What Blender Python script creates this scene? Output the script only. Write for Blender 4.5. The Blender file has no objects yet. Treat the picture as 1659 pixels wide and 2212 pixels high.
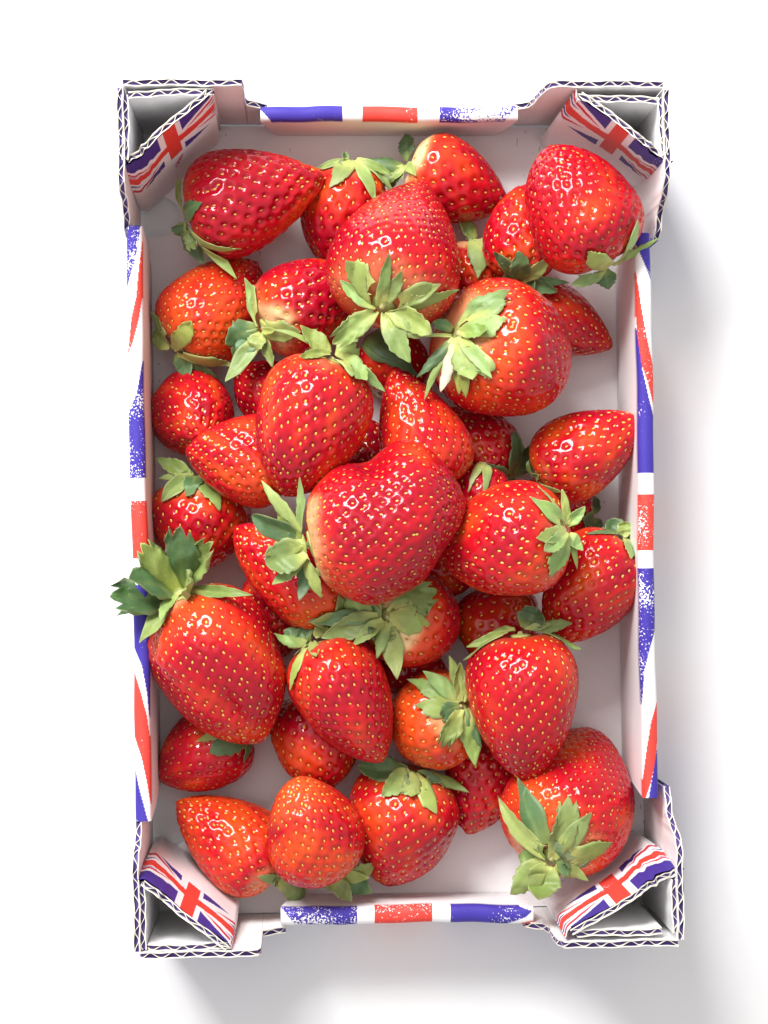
import bpy, math
import numpy as np
from mathutils import Vector, Matrix, Euler

# ------------------------------------------------------------------ camera, world, lights, exposure
scene = bpy.context.scene
COL = scene.collection
H = 0.80                      # camera height above the table
FPX = 4790.0                  # focal length in reference pixels (picture measured at 1659 x 2212)
IW, IH = 1659.0, 2212.0
cam_data = bpy.data.cameras.new("camera")
cam_data.sensor_fit = 'VERTICAL'
cam_data.sensor_height = 24.0
cam_data.lens = 24.0 * FPX / IH
cam_data.clip_start = 0.01
cam_data.clip_end = 50.0
cam = bpy.data.objects.new("camera", cam_data)
COL.objects.link(cam)
cam.location = (0, 0, H)
cam.rotation_euler = (math.radians(0.515), math.radians(-2.09), 0)
scene.camera = cam
CAM_R = np.array(Euler(cam.rotation_euler).to_matrix())
CAM_P = np.array([0, 0, H])

world = bpy.data.worlds.new("World")
scene.world = world
world.use_nodes = True
wbg = world.node_tree.nodes["Background"]
wbg.inputs[0].default_value = (1.0, 0.985, 0.965, 1)
wbg.inputs[1].default_value = 0.74

def area_light(name, loc, aim, sx, sy, power, color):
    d = bpy.data.lights.new(name, 'AREA')
    d.shape = 'RECTANGLE'; d.size = sx; d.size_y = sy
    d.energy = power; d.color = color
    o = bpy.data.objects.new(name, d)
    COL.objects.link(o)
    o.location = loc
    v = Vector(aim) - Vector(loc)
    o.rotation_euler = v.to_track_quat('-Z', 'Y').to_euler()
    return o

# a window up and to the left: two casements side by side
WIN = Vector((-0.44, 0.90, 1.0)).normalized() * 1.22
side = Vector((0.86, 0.50, 0)).normalized()
for s in (-1, 1):
    area_light("window_light", tuple(WIN + side * (0.152 * s)), (0.03, 0, 0.03), 0.24, 0.46, 14.0, (1.0, 0.99, 0.98))

# the bright white ceiling that the window lights up
area_light("ceiling_bounce", (-0.35, 0.25, 1.7), (0.03, 0, 0), 1.1, 1.1, 3.6, (1.0, 0.99, 0.98))

scene.view_settings.view_transform = 'Standard'
scene.view_settings.look = 'None'
scene.view_settings.gamma = 1.0
scene.view_settings.exposure = -0.06
scene.view_settings.use_curve_mapping = False
scene.cycles.use_denoising = True
scene.cycles.max_bounces = 10
scene.cycles.caustics_reflective = False
scene.cycles.caustics_refractive = False

# ------------------------------------------------------------------ helpers
rng = np.random.default_rng(7)

def P(px, py, z):
    """the point at height z seen at a picture position"""
    d = np.array([(px - IW / 2) / FPX, -(py - IH / 2) / FPX, -1.0])
    d = CAM_R @ d
    t = (z - H) / d[2]
    return CAM_P + d * t

def mesh(name, verts, faces, mat, parent=None, col=None, smooth=True, kind=None):
    me = bpy.data.meshes.new(name)
    me.from_pydata(np.asarray(verts, dtype=float).tolist(), [], faces if isinstance(faces, list) else faces.tolist())
    if col is not None:
        a = me.color_attributes.new('Col', 'FLOAT_COLOR', 'POINT')
        a.data.foreach_set('color', np.asarray(col, dtype=np.float32).ravel())
    if smooth:
        me.shade_smooth()
    me.materials.append(mat)
    o = bpy.data.objects.new(name, me)
    COL.objects.link(o)
    if parent is not None:
        o.parent = parent
    if kind:
        o["kind"] = kind
    return o

def empty(name, loc=(0, 0, 0)):
    o = bpy.data.objects.new(name, None)
    o.empty_display_size = 0.01
    o.location = loc
    COL.objects.link(o)
    return o

def grid_faces(n, m, wrap=False, flip=False, off=0):
    i = np.arange(n - 1)[:, None]
    mm = m if wrap else m - 1
    j = np.arange(mm)[None, :]
    j2 = (j + 1) % m
    a = i * m + j; b = i * m + j2; c = (i + 1) * m + j2; d = (i + 1) * m + j
    f = np.stack([a, b, c, d], -1).reshape(-1, 4) + off
    return f[:, ::-1] if flip else f

def new_mat(name):
    m = bpy.data.materials.new(name)
    m.use_nodes = True
    nt = m.node_tree
    return m, nt, nt.nodes["Principled BSDF"], nt.nodes.new, nt.links.new

def set_in(b, **kw):
    for k, v in kw.items():
        b.inputs[k.replace('_', ' ')].default_value = v

# ------------------------------------------------------------------ materials
def mat_card(name, col, rough=0.55, grain=0.05, specks=False):
    m, nt, b, N, L = new_mat(name)
    tc = N('ShaderNodeTexCoord')
    n = N('ShaderNodeTexNoise'); n.inputs['Scale'].default_value = 130; n.inputs['Detail'].default_value = 5
    L(tc.outputs['Object'], n.inputs['Vector'])
    mr = N('ShaderNodeMapRange'); mr.inputs['To Min'].default_value = 1 - grain; mr.inputs['To Max'].default_value = 1 + grain * .4
    L(n.outputs['Fac'], mr.inputs['Value'])
    mul = N('ShaderNodeMixRGB'); mul.blend_type = 'MULTIPLY'; mul.inputs['Fac'].default_value = 1
    mul.inputs['Color1'].default_value = (*col, 1)
    L(mr.outputs['Result'], mul.inputs['Color2'])
    out = mul.outputs['Color']
    if specks:      # loose fibres and dust on the tray bottom
        mp = N('ShaderNodeMapping'); mp.inputs['Scale'].default_value = (1, .35, 1); mp.inputs['Rotation'].default_value = (0, 0, .5)
        L(tc.outputs['Object'], mp.inputs['Vector'])
        dn = N('ShaderNodeTexNoise'); dn.inputs['Scale'].default_value = 60
        L(mp.outputs['Vector'], dn.inputs['Vector'])
        ad = N('ShaderNodeVectorMath'); ad.operation = 'MULTIPLY_ADD'
        ad.inputs[1].default_value = (.02, .02, 0)
        L(dn.outputs['Color'], ad.inputs[0]); L(mp.outputs['Vector'], ad.inputs[2])
        vo = N('ShaderNodeTexVoronoi'); vo.inputs['Scale'].default_value = 400
        L(ad.outputs['Vector'], vo.inputs['Vector'])
        lt = N('ShaderNodeMath'); lt.operation = 'LESS_THAN'; lt.inputs[1].default_value = .11
        L(vo.outputs['Distance'], lt.inputs[0])
        n2 = N('ShaderNodeTexNoise'); n2.inputs['Scale'].default_value = 24; n2.inputs['Detail'].default_value = 2
        L(tc.outputs['Object'], n2.inputs['Vector'])
        gt = N('ShaderNodeMath'); gt.operation = 'GREATER_THAN'; gt.inputs[1].default_value = .53
        L(n2.outputs['Fac'], gt.inputs[0])
        an = N('ShaderNodeMath'); an.operation = 'MULTIPLY'
        L(lt.outputs[0], an.inputs[0]); L(gt.outputs[0], an.inputs[1])
        an2 = N('ShaderNodeMath'); an2.operation = 'MULTIPLY'; an2.inputs[1].default_value = .5
        L(an.outputs[0], an2.inputs[0])
        mx = N('ShaderNodeMixRGB'); mx.inputs['Color2'].default_value = (.12, .07, .06, 1)
        L(an2.outputs[0], mx.inputs['Fac']); L(out, mx.inputs['Color1'])
        out = mx.outputs['Color']
    L(out, b.inputs['Base Color'])
    bp = N('ShaderNodeBump'); bp.inputs['Strength'].default_value = .12; bp.inputs['Distance'].default_value = .0006
    mpb = N('ShaderNodeMapping'); mpb.inputs['Scale'].default_value = (1, .15, .15)
    L(tc.outputs['Object'], mpb.inputs['Vector'])
    nb = N('ShaderNodeTexNoise'); nb.inputs['Scale'].default_value = 260
    L(mpb.outputs['Vector'], nb.inputs['Vector'])
    L(nb.outputs['Fac'], bp.inputs['Height']); L(bp.outputs['Normal'], b.inputs['Normal'])
    set_in(b, Roughness=rough)
    return m

def mat_print():
    """white coated board with ink from the surface's colour layer, worn through in speckles where its alpha says so"""
    m, nt, b, N, L = new_mat("printed_card")
    at = N('ShaderNodeVertexColor'); at.layer_name = 'Col'
    tc = N('ShaderNodeTexCoord')
    n = N('ShaderNodeTexNoise'); n.inputs['Scale'].default_value = 1500; n.inputs['Detail'].default_value = 3
    L(tc.outputs['Object'], n.inputs['Vector'])
    n2 = N('ShaderNodeTexNoise'); n2.inputs['Scale'].default_value = 70; n2.inputs['Detail'].default_value = 2
    L(tc.outputs['Object'], n2.inputs['Vector'])
    ad = N('ShaderNodeMath'); ad.operation = 'MULTIPLY_ADD'; ad.inputs[1].default_value = .75
    L(n2.outputs['Fac'], ad.inputs[0]); L(n.outputs['Fac'], ad.inputs[2])
    sb = N('ShaderNodeMath'); sb.operation = 'MULTIPLY_ADD'; sb.inputs[1].default_value = .36
    L(at.outputs['Alpha'], sb.inputs[0]); L(ad.outputs[0], sb.inputs[2])
    mr = N('ShaderNodeMapRange'); mr.inputs['From Min'].default_value = 1.155; mr.inputs['From Max'].default_value = 1.20
    L(sb.outputs[0], mr.inputs['Value'])
    mx = N('ShaderNodeMixRGB'); mx.inputs['Color2'].default_value = (.84, .83, .84, 1)
    L(mr.outputs['Result'], mx.inputs['Fac']); L(at.outputs['Color'], mx.inputs['Color1'])
    L(mx.outputs['Color'], b.inputs['Base Color'])
    set_in(b, Roughness=.6)
    b.inputs['Specular IOR Level'].default_value = .3
    return m

def mat_fruit():
    m, nt, b, N, L = new_mat("strawberry_flesh")
    at = N('ShaderNodeVertexColor'); at.layer_name = 'Col'
    tc = N('ShaderNodeTexCoord')
    n = N('ShaderNodeTexNoise'); n.inputs['Scale'].default_value = 220; n.inputs['Detail'].default_value = 4
    L(tc.outputs['Object'], n.inputs['Vector'])
    mr = N('ShaderNodeMapRange'); mr.inputs['To Min'].default_value = .78; mr.inputs['To Max'].default_value = 1.18
    L(n.outputs['Fac'], mr.inputs['Value'])
    mul = N('ShaderNodeMixRGB'); mul.blend_type = 'MULTIPLY'; mul.inputs['Fac'].default_value = 1
    L(at.outputs['Color'], mul.inputs['Color1']); L(mr.outputs['Result'], mul.inputs['Color2'])
    L(mul.outputs['Color'], b.inputs['Base Color'])
    nb = N('ShaderNodeTexNoise'); nb.inputs['Scale'].default_value = 420; nb.inputs['Detail'].default_value = 3
    L(tc.outputs['Object'], nb.inputs['Vector'])
    bp = N('ShaderNodeBump'); bp.inputs['Strength'].default_value = .05; bp.inputs['Distance'].default_value = .0004
    L(nb.outputs['Fac'], bp.inputs['Height']); L(bp.outputs['Normal'], b.inputs['Normal'])
    rr = N('ShaderNodeMapRange'); rr.inputs['From Min'].default_value = .3; rr.inputs['From Max'].default_value = .72; rr.inputs['To Min'].default_value = .04; rr.inputs['To Max'].default_value = .17
    n3 = N('ShaderNodeTexNoise'); n3.inputs['Scale'].default_value = 60
    L(tc.outputs['Object'], n3.inputs['Vector'])
    L(n3.outputs['Fac'], rr.inputs['Value']); L(rr.outputs['Result'], b.inputs['Roughness'])
    set_in(b, IOR=1.42, Subsurface_Weight=.22, Subsurface_Scale=.003)
    b.inputs['Subsurface Radius'].default_value = (1.0, .18, .1)
    return m

def mat_seed():
    m, nt, b, N, L = new_mat("strawberry_seed")
    at = N('ShaderNodeVertexColor'); at.layer_name = 'Col'
    L(at.outputs['Color'], b.inputs['Base Color'])
    set_in(b, Roughness=.2)
    return m

def mat_leaf():
    m, nt, b, N, L = new_mat("sepal_green")
    at = N('ShaderNodeVertexColor'); at.layer_name = 'Col'
    tc = N('ShaderNodeTexCoord')
    n = N('ShaderNodeTexNoise'); n.inputs['Scale'].default_value = 300; n.inputs['Detail'].default_value = 4
    L(tc.outputs['Object'], n.inputs['Vector'])
    mr = N('ShaderNodeMapRange'); mr.inputs['To Min'].default_value = .72; mr.inputs['To Max'].default_value = 1.25
    L(n.outputs['Fac'], mr.inputs['Value'])
    mul = N('ShaderNodeMixRGB'); mul.blend_type = 'MULTIPLY'; mul.inputs['Fac'].default_value = 1
    L(at.outputs['Color'], mul.inputs['Color1']); L(mr.outputs['Result'], mul.inputs['Color2'])
    L(mul.outputs['Color'], b.inputs['Base Color'])
    bp = N('ShaderNodeBump'); bp.inputs['Strength'].default_value = .22; bp.inputs['Distance'].default_value = .0004
    n2 = N('ShaderNodeTexVoronoi'); n2.feature = 'DISTANCE_TO_EDGE'; n2.inputs['Scale'].default_value = 520
    L(tc.outputs['Object'], n2.inputs['Vector'])
    L(n2.outputs['Distance'], bp.inputs['Height']); L(bp.outputs['Normal'], b.inputs['Normal'])
    set_in(b, Roughness=.5, Sheen_Weight=.06, Sheen_Roughness=.4, Subsurface_Weight=.18, Subsurface_Scale=.001)
    b.inputs['Subsurface Radius'].default_value = (.5, 1.0, .2)
    return m

WHITE = (.84, .83, .84)
M_CARD = mat_card("white_card", (.86, .85, .85))
M_BASE = mat_card("tray_bottom_card", (.86, .85, .85), specks=True)
M_EDGE = mat_card("raw_card_edge", (.84, .80, .70), .8, .2)
M_CORE = mat_card("purple_inked_card", (.085, .045, .23), .6, .3)
M_PRINT = mat_print()
M_FRUIT = mat_fruit()
M_SEED = mat_seed()
M_LEAF = mat_leaf()
M_TABLE = mat_card("white_table_top", (.83, .83, .835), .45, .02)

# ------------------------------------------------------------------ table top
o = mesh("table_top", [(-2, -2, 0), (2, -2, 0), (2, 2, 0), (-2, 2, 0)], [[0, 1, 2, 3]], M_TABLE, smooth=False)
o["kind"] = "structure"
o["label"] = "plain white table top under the strawberry tray"

# ------------------------------------------------------------------ cardboard tray
ZP, ZS, ZE, ZB = .072, .053, .034, .0045     # corner posts, long rims, end rims, inside bottom
cTL, cTR, cBL, cBR = P(260, 180, ZP), P(1437, 184, ZP), P(298, 2066, ZP), P(1470, 2037, ZP)
tray = empty("strawberry_tray", (float((cTL[0] + cBR[0]) / 2), float((cTL[1] + cBR[1]) / 2), 0))
tray["label"] = "white corrugated cardboard tray printed with union flags, filled with strawberries"
tray["category"] = "cardboard tray"
TRAY_O = np.array(tray.location)

def tmesh(name, verts, faces, mat, parent=None, **kw):
    return mesh(name, np.asarray(verts) - TRAY_O, faces, mat, parent or tray, **kw)

def lerp(a, b, t):
    return np.asarray(a) + (np.asarray(b) - np.asarray(a)) * t

def resample(pts, step):
    pts = np.asarray(pts, float)
    d = np.r_[0, np.cumsum(np.linalg.norm(np.diff(pts, axis=0), axis=1))]
    n = max(2, int(d[-1] / step) + 1)
    s = np.linspace(0, d[-1], n)
    return np.stack([np.interp(s, d, pts[:, k]) for k in range(pts.shape[1])], 1), s

def normals2d(T):
    t = np.gradient(T[:, :2], axis=0)
    t /= np.linalg.norm(t, axis=1)[:, None] + 1e-12
    return np.stack([-t[:, 1], t[:, 0], np.zeros(len(t))], 1)      # to the left of travel

def sheet(name, T, B, Nrm, off, thick, mat, parent, kind=None):
    """a thin upright sheet between a top line and a bottom line"""
    n = len(T)
    off = np.broadcast_to(np.asarray(off, float), (n,))[:, None]
    a = T + Nrm * (off + thick / 2); b = T + Nrm * (off - thick / 2)
    c = B + Nrm * (off - thick / 2); d = B + Nrm * (off + thick / 2)
    V = np.stack([a, b, c, d], 1).reshape(-1, 3)
    F = grid_faces(n, 4, wrap=True).tolist() + [[0, 1, 2, 3], [(n - 1) * 4 + k for k in (3, 2, 1, 0)]]
    return tmesh(name, V, F, mat, parent, smooth=False, kind=kind)

def board(parent, top, bottom, thick=.0022, outer=None, inner=None, flute=True, zsnap=None):
    """corrugated board: two liners, a wavy flute between them and the dark hollow below.
    'left of travel' is the inner face."""
    T, s = resample(np.hstack([top, bottom]), .00042)
    B = T[:, 3:]; T = T[:, :3]
    N_ = normals2d(T)
    wob = .00018 * np.sin(s * 190 + rng.uniform(0, 6)) + .0001 * np.sin(s * 610 + rng.uniform(0, 6))
    T = T + np.c_[N_[:, :2] * wob[:, None], wob * .8]
    lt = .00032
    if outer is not False:
        sheet("outer_liner", T, B, N_, -(thick / 2 - lt / 2), lt, outer or M_CARD, parent)
    if inner is not False:
        sheet("inner_liner", T, B, N_, (thick / 2 - lt / 2), lt, inner or M_CARD, parent)
    if flute:
        ph = rng.uniform(0, 6)
        wave = np.sin(s * 2 * math.pi / .0088 + ph + .5 * np.sin(s * 300)) * (thick / 2 - lt) * .92
        Tf = T - np.array([0, 0, .0001])
        Bf = Tf.copy(); Bf[:, 2] -= .004
        sheet("flute", Tf, Bf, N_, wave,   .00022, M_EDGE, parent)
        # raw paper edges of the liners, a hair above their tops
        for sgn in (-1, 1):
            Te = T + np.array([0, 0, .00012]); Be = T - np.array([0, 0, .0001])
            sheet("raw_edge", Te, Be, N_, sgn * (thick / 2 - lt / 2), lt * 1.02, M_EDGE, parent)
        Tc = T.copy(); Tc[:, 2] -= .0014
        Bc = T.copy(); Bc[:, 2] = np.maximum(T[:, 2] - .007, B[:, 2])
        sheet("hollow", Tc, Bc, N_, 0, thick - 2 * lt - .0001, M_CORE, parent)

# base panel with half-round vents at the left side
def base_poly():
    e = .0008
    iTL, iTR, iBR, iBL = [np.array([c[0], c[1], 0]) for c in (cTL, cTR, cBR, cBL)]
    cen = (iTL + iTR + iBR + iBL) / 4
    q = [c + (cen - c) * .012 for c in (iTL, iTR, iBR, iBL)]
    pts = [q[0], q[1], q[2], q[3]]
    out = [q[0], q[1], q[2], q[3]]
    # walk up the left side from q3 to q0 and bite out the vents
    for (px, py, rx, ry) in ((352, 1782, 62, 52), (335, 468, 55, 46)):
        c = P(px, py, ZB)
        side_dir = (q[0] - q[3]) / np.linalg.norm(q[0] - q[3])
        right = np.array([side_dir[1], -side_dir[0], 0])
        k = (H - ZB) / FPX
        s = np.dot(c - q[3], side_dir)
        depth = np.dot(c - q[3], right)
        for a in np.linspace(-90, 90, 15):
            ca, sa = math.cos(math.radians(a)), math.sin(math.radians(a))
            out.append(q[3] + side_dir * (s + ry * k * sa) + right * (depth + rx * k * ca if abs(a) < 89.9 else 0))
    return np.array(out)

bp = base_poly()
n = len(bp)
Vb = np.vstack([bp + [0, 0, ZB], bp + [0, 0, .0015]])
Fb = [list(range(n))[::-1], list(range(n, 2 * n))] + [[i, (i + 1) % n, n + (i + 1) % n, n + i] for i in range(n)]
tmesh("base_panel", Vb, Fb, M_BASE, smooth=False)

# print layouts, traced along each rim: polygons in (position along the rim in reference pixels, 0 outer .. 1 inner)
BLUE = (.05, .033, .32); RED = (.74, .055, .04); CRIM = (.58, .02, .06); DBLUE = (.05, .03, .25)
LEFT_PRINT = [
    (BLUE, .55, [(470, 0), (480, .9), (530, .75), (570, .5), (625, 0)]),
    (RED, .3, [(515, 1), (560, .85), (640, .62), (690, .25), (770, 0), (740, .35), (690, .75), (640, 1)]),
    (BLUE, .55, [(775, 1), (850, .62), (895, .0), (1033, 0), (1033, 1)]),
    (RED, .35, [(1083, 0), (1083, 1), (1207, 1), (1207, 0)]),
    (BLUE, .15, [(1265, 0), (1265, 1), (1560, 1), (1500, .85), (1440, .5), (1400, 0)]),
    (RED, .1, [(1450, 0), (1500, .5), (1550, .85), (1600, 1), (1745, 1), (1690, .75), (1640, .45), (1590, 0)]),
    (BLUE, .3, [(1660, 0), (1700, .25), (1745, .6), (1790, .9), (1830, 1), (1830, 0)]),
]
RIGHT_PRINT = [
    (BLUE, .2, [(470, 0), (470, 1), (520, 1), (560, .55), (608, 0)]),
    (RED, .4, [(580, 1), (660, 1), (720, .95), (790, .75), (830, .4), (880, 0), (790, 0), (730, .35), (660, .7)]),
    (BLUE, .15, [(700, 1), (800, .72), (860, .35), (900, 0), (1022, 0), (1022, 1)]),
    (RED, .25, [(1068, 0), (1068, 1), (1190, 1), (1190, 0)]),
    (BLUE, .6, [(1228, 0), (1228, 1), (1530, 1), (1450, .75), (1400, .35), (1362, 0)]),
    (RED, .25, [(1515, 0), (1560, .45), (1620, .75), (1690, 1), (1740, 1), (1690, .5), (1640, .15), (1600, 0)]),
    (BLUE, .15, [(1612, 0), (1670, .35), (1720, .65), (1760, .9), (1760, 0)]),
]
TOP_PRINT = [
    (BLUE, .22, [(555, 0), (585, 1), (739, 1), (739, 0)]),
    (RED, .2, [(782, 0), (782, 1), (901, 1), (901, 0)]),
    (BLUE, .75, [(949, 0), (949, 1), (1090, 1), (1120, 0)]),
]
BOT_PRINT = [
    (BLUE, .7, [(640, 0), (606, 1), (771, 1), (771, 0)]),
    (RED, .25, [(808, 0), (808, 1), (933, 1), (933, 0)]),
    (BLUE, .2, [(973, 0), (973, 1), (1120, 1), (1150, .75), (1135, .4), (1095, 0)]),
    (RED, .2, [(1120, 0), (1160, .3), (1190, .3), (1190, 0)]),
]

def in_poly(x, y, poly):
    inside = np.zeros(x.shape, bool)
    m = len(poly)
    for i in range(m):
        x1, y1 = poly[i]; x2, y2 = poly[(i + 1) % m]
        if y1 == y2:
            continue
        c = ((y1 > y) != (y2 > y)) & (x < (x2 - x1) * (y - y1) / (y2 - y1) + x1)
        inside ^= c
    return inside

def ink(sv, vv, prints):
    col = np.empty(sv.shape + (4,)); col[..., :3] = WHITE; col[..., 3] = 0
    for c, sp, poly in prints:
        k = in_poly(sv, np.clip(vv, .02, .98), poly)
        col[k, :3] = c; col[k, 3] = sp
    return col

def rolled_wall(name, pa, pb, za, s0, s1, axis, thick, prints, shear, dir_in, bulge=0.0):
    """a wall folded over at the top: outer face, rounded rim, inner face.  pa, pb: outer foot line ends (world);
    s0, s1: ends of the rim in reference pixels along 'axis'; inward is the unit vector dir_in"""
    r = thick / 2
    prof = []                                  # (inward offset, z, v)
    for z in np.linspace(.002, za - r, 8)[:-1]:
        prof.append((0, z, 0.0))
    for a in np.linspace(180, 0, 26):
        prof.append((r + r * math.cos(math.radians(a)), za - r * .8 + r * .8 * math.sin(math.radians(a)), .5 + .5 * math.cos(math.radians(a))))
    nb_ = len(prof)
    for t in np.linspace(0, 1, 14)[1:]:
        prof.append((thick + .0004 * math.sin(t * 3), lerp(za - r * .8, ZB + .0003, t), 1 + t))
    prof = np.array(prof)
    ns = int(abs(s1 - s0) / 1.1)
    tt = np.linspace(0, 1, ns)
    inner_t = np.clip(prof[:, 2] - 1, 0, 1)
    S = np.empty((ns, len(prof)))
    for j in range(len(prof)):
        S[:, j] = lerp(s0 + shear * inner_t[j], s1 - shear * inner_t[j], tt)
    # rim position along pa-pb from the reference pixel
    V = np.empty((ns, len(prof), 3))
    pa = np.asarray(pa); pb = np.asarray(pb)
    fa, fb = foot_px(pa, axis, za), foot_px(pb, axis, za)
    for j in range(len(prof)):
        f = (S[:, j] - fa) / (fb - fa)
        base = pa[None, :] + (pb - pa)[None, :] * f[:, None]
        wav = .0003 * np.sin(f * 11 + 1) + .00012 * np.sin(f * 37) + bulge * np.sin(np.clip(f, 0, 1) * math.pi) ** 2
        V[:, j, :] = base + np.asarray(dir_in)[None, :] * (prof[j, 0] + wav * (prof[j, 1] / za))[:, None]
        V[:, j, 2] = prof[j, 1] + (.0003 * np.sin(f * 13) + .00015 * np.sin(f * 51)) * (prof[j, 1] / za)
    vv = np.broadcast_to(prof[:, 2][None, :], S.shape).copy()
    col = ink(S, vv, prints)
    col[vv > 1.06] = (*WHITE, 0)
    F = grid_faces(ns, len(prof)).tolist()
    # close the two cut ends
    m_ = len(prof)
    V2 = V.reshape(-1, 3)
    F.append(list(range(m_))); F.append([(ns - 1) * m_ + k for k in range(m_)][::-1])
    return tmesh(name, V2, F, M_PRINT, col=col.reshape(-1, 4))

def foot_px(p, axis, z):
    """reference pixel coordinate (0 = across, 1 = down) of a point lifted to height z"""
    q = CAM_R.T @ (np.array([p[0], p[1], z]) - CAM_P)
    return IW / 2 + FPX * q[0] / -q[2] if axis == 0 else IH / 2 - FPX * q[1] / -q[2]

def flat(p):
    return np.array([p[0], p[1], 0.0])

def unit(v):
    v = np.asarray(v, float)
    return v / np.linalg.norm(v)

# rim lines as measured
lA, lB = flat(P(269, 430, ZS)), flat(P(295, 1800, ZS))
rA, rB = flat(P(1406, 430, ZS)), flat(P(1423, 1800, ZS))
tA, tB = flat(P(500, 228, ZE)), flat(P(1200, 228, ZE))
bA, bB = flat(P(540, 2002, ZE)), flat(P(1220, 1996, ZE))
def left_of(a, b):
    d = unit(b - a); return np.array([-d[1], d[0], 0])
rolled_wall("side_wall", lA, lB, ZS, 488, 1775, 1, .0053, LEFT_PRINT, 55, left_of(lA, lB))
rolled_wall("side_wall", rA, rB, ZS, 503, 1724, 1, .0053, RIGHT_PRINT, 45, -left_of(rA, rB))
rolled_wall("end_wall", tA, tB, ZE, 562, 1118, 0, .0052, TOP_PRINT, 36, -left_of(tA, tB))
rolled_wall("end_wall", bA, bB, ZE, 606, 1152, 0, .0062, BOT_PRINT, 30, left_of(bA, bB), bulge=.0006)

# flag print on the corner flaps: (u from the side-wall end to the end-wall end, v down from the top edge)
FLAG = [
    (DBLUE, 0, [(-.1, -.1), (.368, -.1), (.366, .203), (.2, .19), (.009, .15), (-.1, .15)]),
    (DBLUE, 0, [(.61, -.1), (.61, .165), (.70, .115), (.80, .066), (.93, .02), (1.1, .0), (1.1, -.1)]),
    (DBLUE, .05, [(.597, .366), (.593, .462), (.877, .443), (.75, .40)]),
    (DBLUE, .05, [(.36, .402), (.356, .497), (.098, .555), (.22, .47)]),
    (CRIM, 0, [(.253, .262), (.017, .19), (-.1, .16), (-.1, .21), (.017, .225), (.2, .262)]),
    (DBLUE, 0, [(.14, .25), (-.1, .222), (-.1, .25), (.02, .25)]),
    (CRIM, 0, [(.63, .195), (.80, .105), (.985, .035), (1.1, 0), (1.1, .05), (.985, .075), (.80, .14)]),
    (DBLUE, 0, [(.88, .135), (1.1, .07), (1.1, .12), (.95, .14)]),
    (CRIM, 0, [(.734, .315), (.97, .36), (1.1, .37), (1.1, .41), (.97, .40), (.85, .36)]),
    (DBLUE, 0, [(.88, .305), (1.1, .29), (1.1, .345), (.97, .33)]),
    (CRIM, 0, [(.312, .385), (.2, .44), (.025, .50), (-.1, .52), (-.1, .56), (.025, .545), (.2, .475)]),
    (DBLUE, 0, [(.10, .42), (-.1, .40), (-.1, .44), (.02, .44)]),
    (RED, 0, [(-.1, .25), (.2, .285), (.5, .215), (.8, .20), (1.1, .14), (1.1, .28), (.8, .285), (.5, .31), (.2, .37), (-.1, .385)]),
    (RED, 0, [(.427, -.1), (.427, .485), (.562, .455), (.562, -.1)]),
]
STAIN = ((.62, .12, .22), .55, [(.44, .62), (.52, .53), (.56, .53), (.50, .63), (.45, .67)])

def corner_post(diag_top, diag_bot, end_line, side_line, inner_left, stain=False, torn=(.1, .3), step=.0042):
    """a folded triangular tube: panel along the end wall, panel along the side wall, printed diagonal flap"""
    post = empty("corner_post")
    post.parent = tray
    # panels (drawn so that left of travel is inside the tube)
    for (a, b) in (end_line, side_line):
        pa, pb = P(*a, ZP - .001), P(*b, ZP - .001)
        pts = np.array([pa, pb]); bot = pts.copy(); bot[:, 2] = ZB + .0004
        board(post, pts, bot)
    # diagonal flap: u = 0 at the side wall, 1 at the end wall
    ns, nv = 250, 150
    ta, tb = P(*diag_top[0], ZP), P(*diag_top[1], ZP)
    ba, bb = P(*diag_bot[0], ZB + .0006), P(*diag_bot[1], ZB + .0006)
    u = np.linspace(0, 1, ns); v = np.linspace(0, 1, nv)
    U, Vv = np.meshgrid(u, v, indexing='ij')
    top = ta[None] + (tb - ta)[None] * u[:, None]
    tear = -step * np.exp(-((u - torn[0]) / torn[1]) ** 2) * (1 + .35 * np.sin(u * 46) + .2 * np.sin(u * 91 + 2)) if torn[1] else 0 * u
    top[:, 2] += tear + .0002 * np.sin(u * 60)
    bot = ba[None] + (bb - ba)[None] * u[:, None]
    d = unit(flat(tb - ta)); nrm = np.array([-d[1], d[0], 0]) * (1 if inner_left else -1)   # towards the fruit
    zr = (Vv * (ZP - ZB) - 0) / (ZP - ZB)
    G = top[:, None, :] + (bot - top)[:, None, :] * Vv[..., None]
    crease = .0007 * np.sin(Vv * 3.1) + .0003 * np.sin(U * 9 + Vv * 4) - .0018 * (np.exp(-(U / .035) ** 2) + np.exp(-((1 - U) / .03) ** 2))
    G = G + nrm * crease[..., None]
    col = ink(U, np.clip(Vv, .02, .98), FLAG + ([STAIN] if stain else []))
    V = G.reshape(-1, 3)
    F = grid_faces(ns, nv, flip=not inner_left).tolist()
    cc = col.reshape(-1, 4)
    fl = tmesh("printed_flap", V, F, M_PRINT, post, col=cc)
    # the board behind the printed liner
    t2 = top - nrm * .0013; b2 = bot - nrm * .0013
    k = slice(16, -14)
    T_, B_ = t2[k], b2[k]
    if not inner_left:
        T_, B_ = T_[::-1], B_[::-1]
    board(post, T_, B_, thick=.0020, inner=False, outer=M_CARD)
    return post

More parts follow.
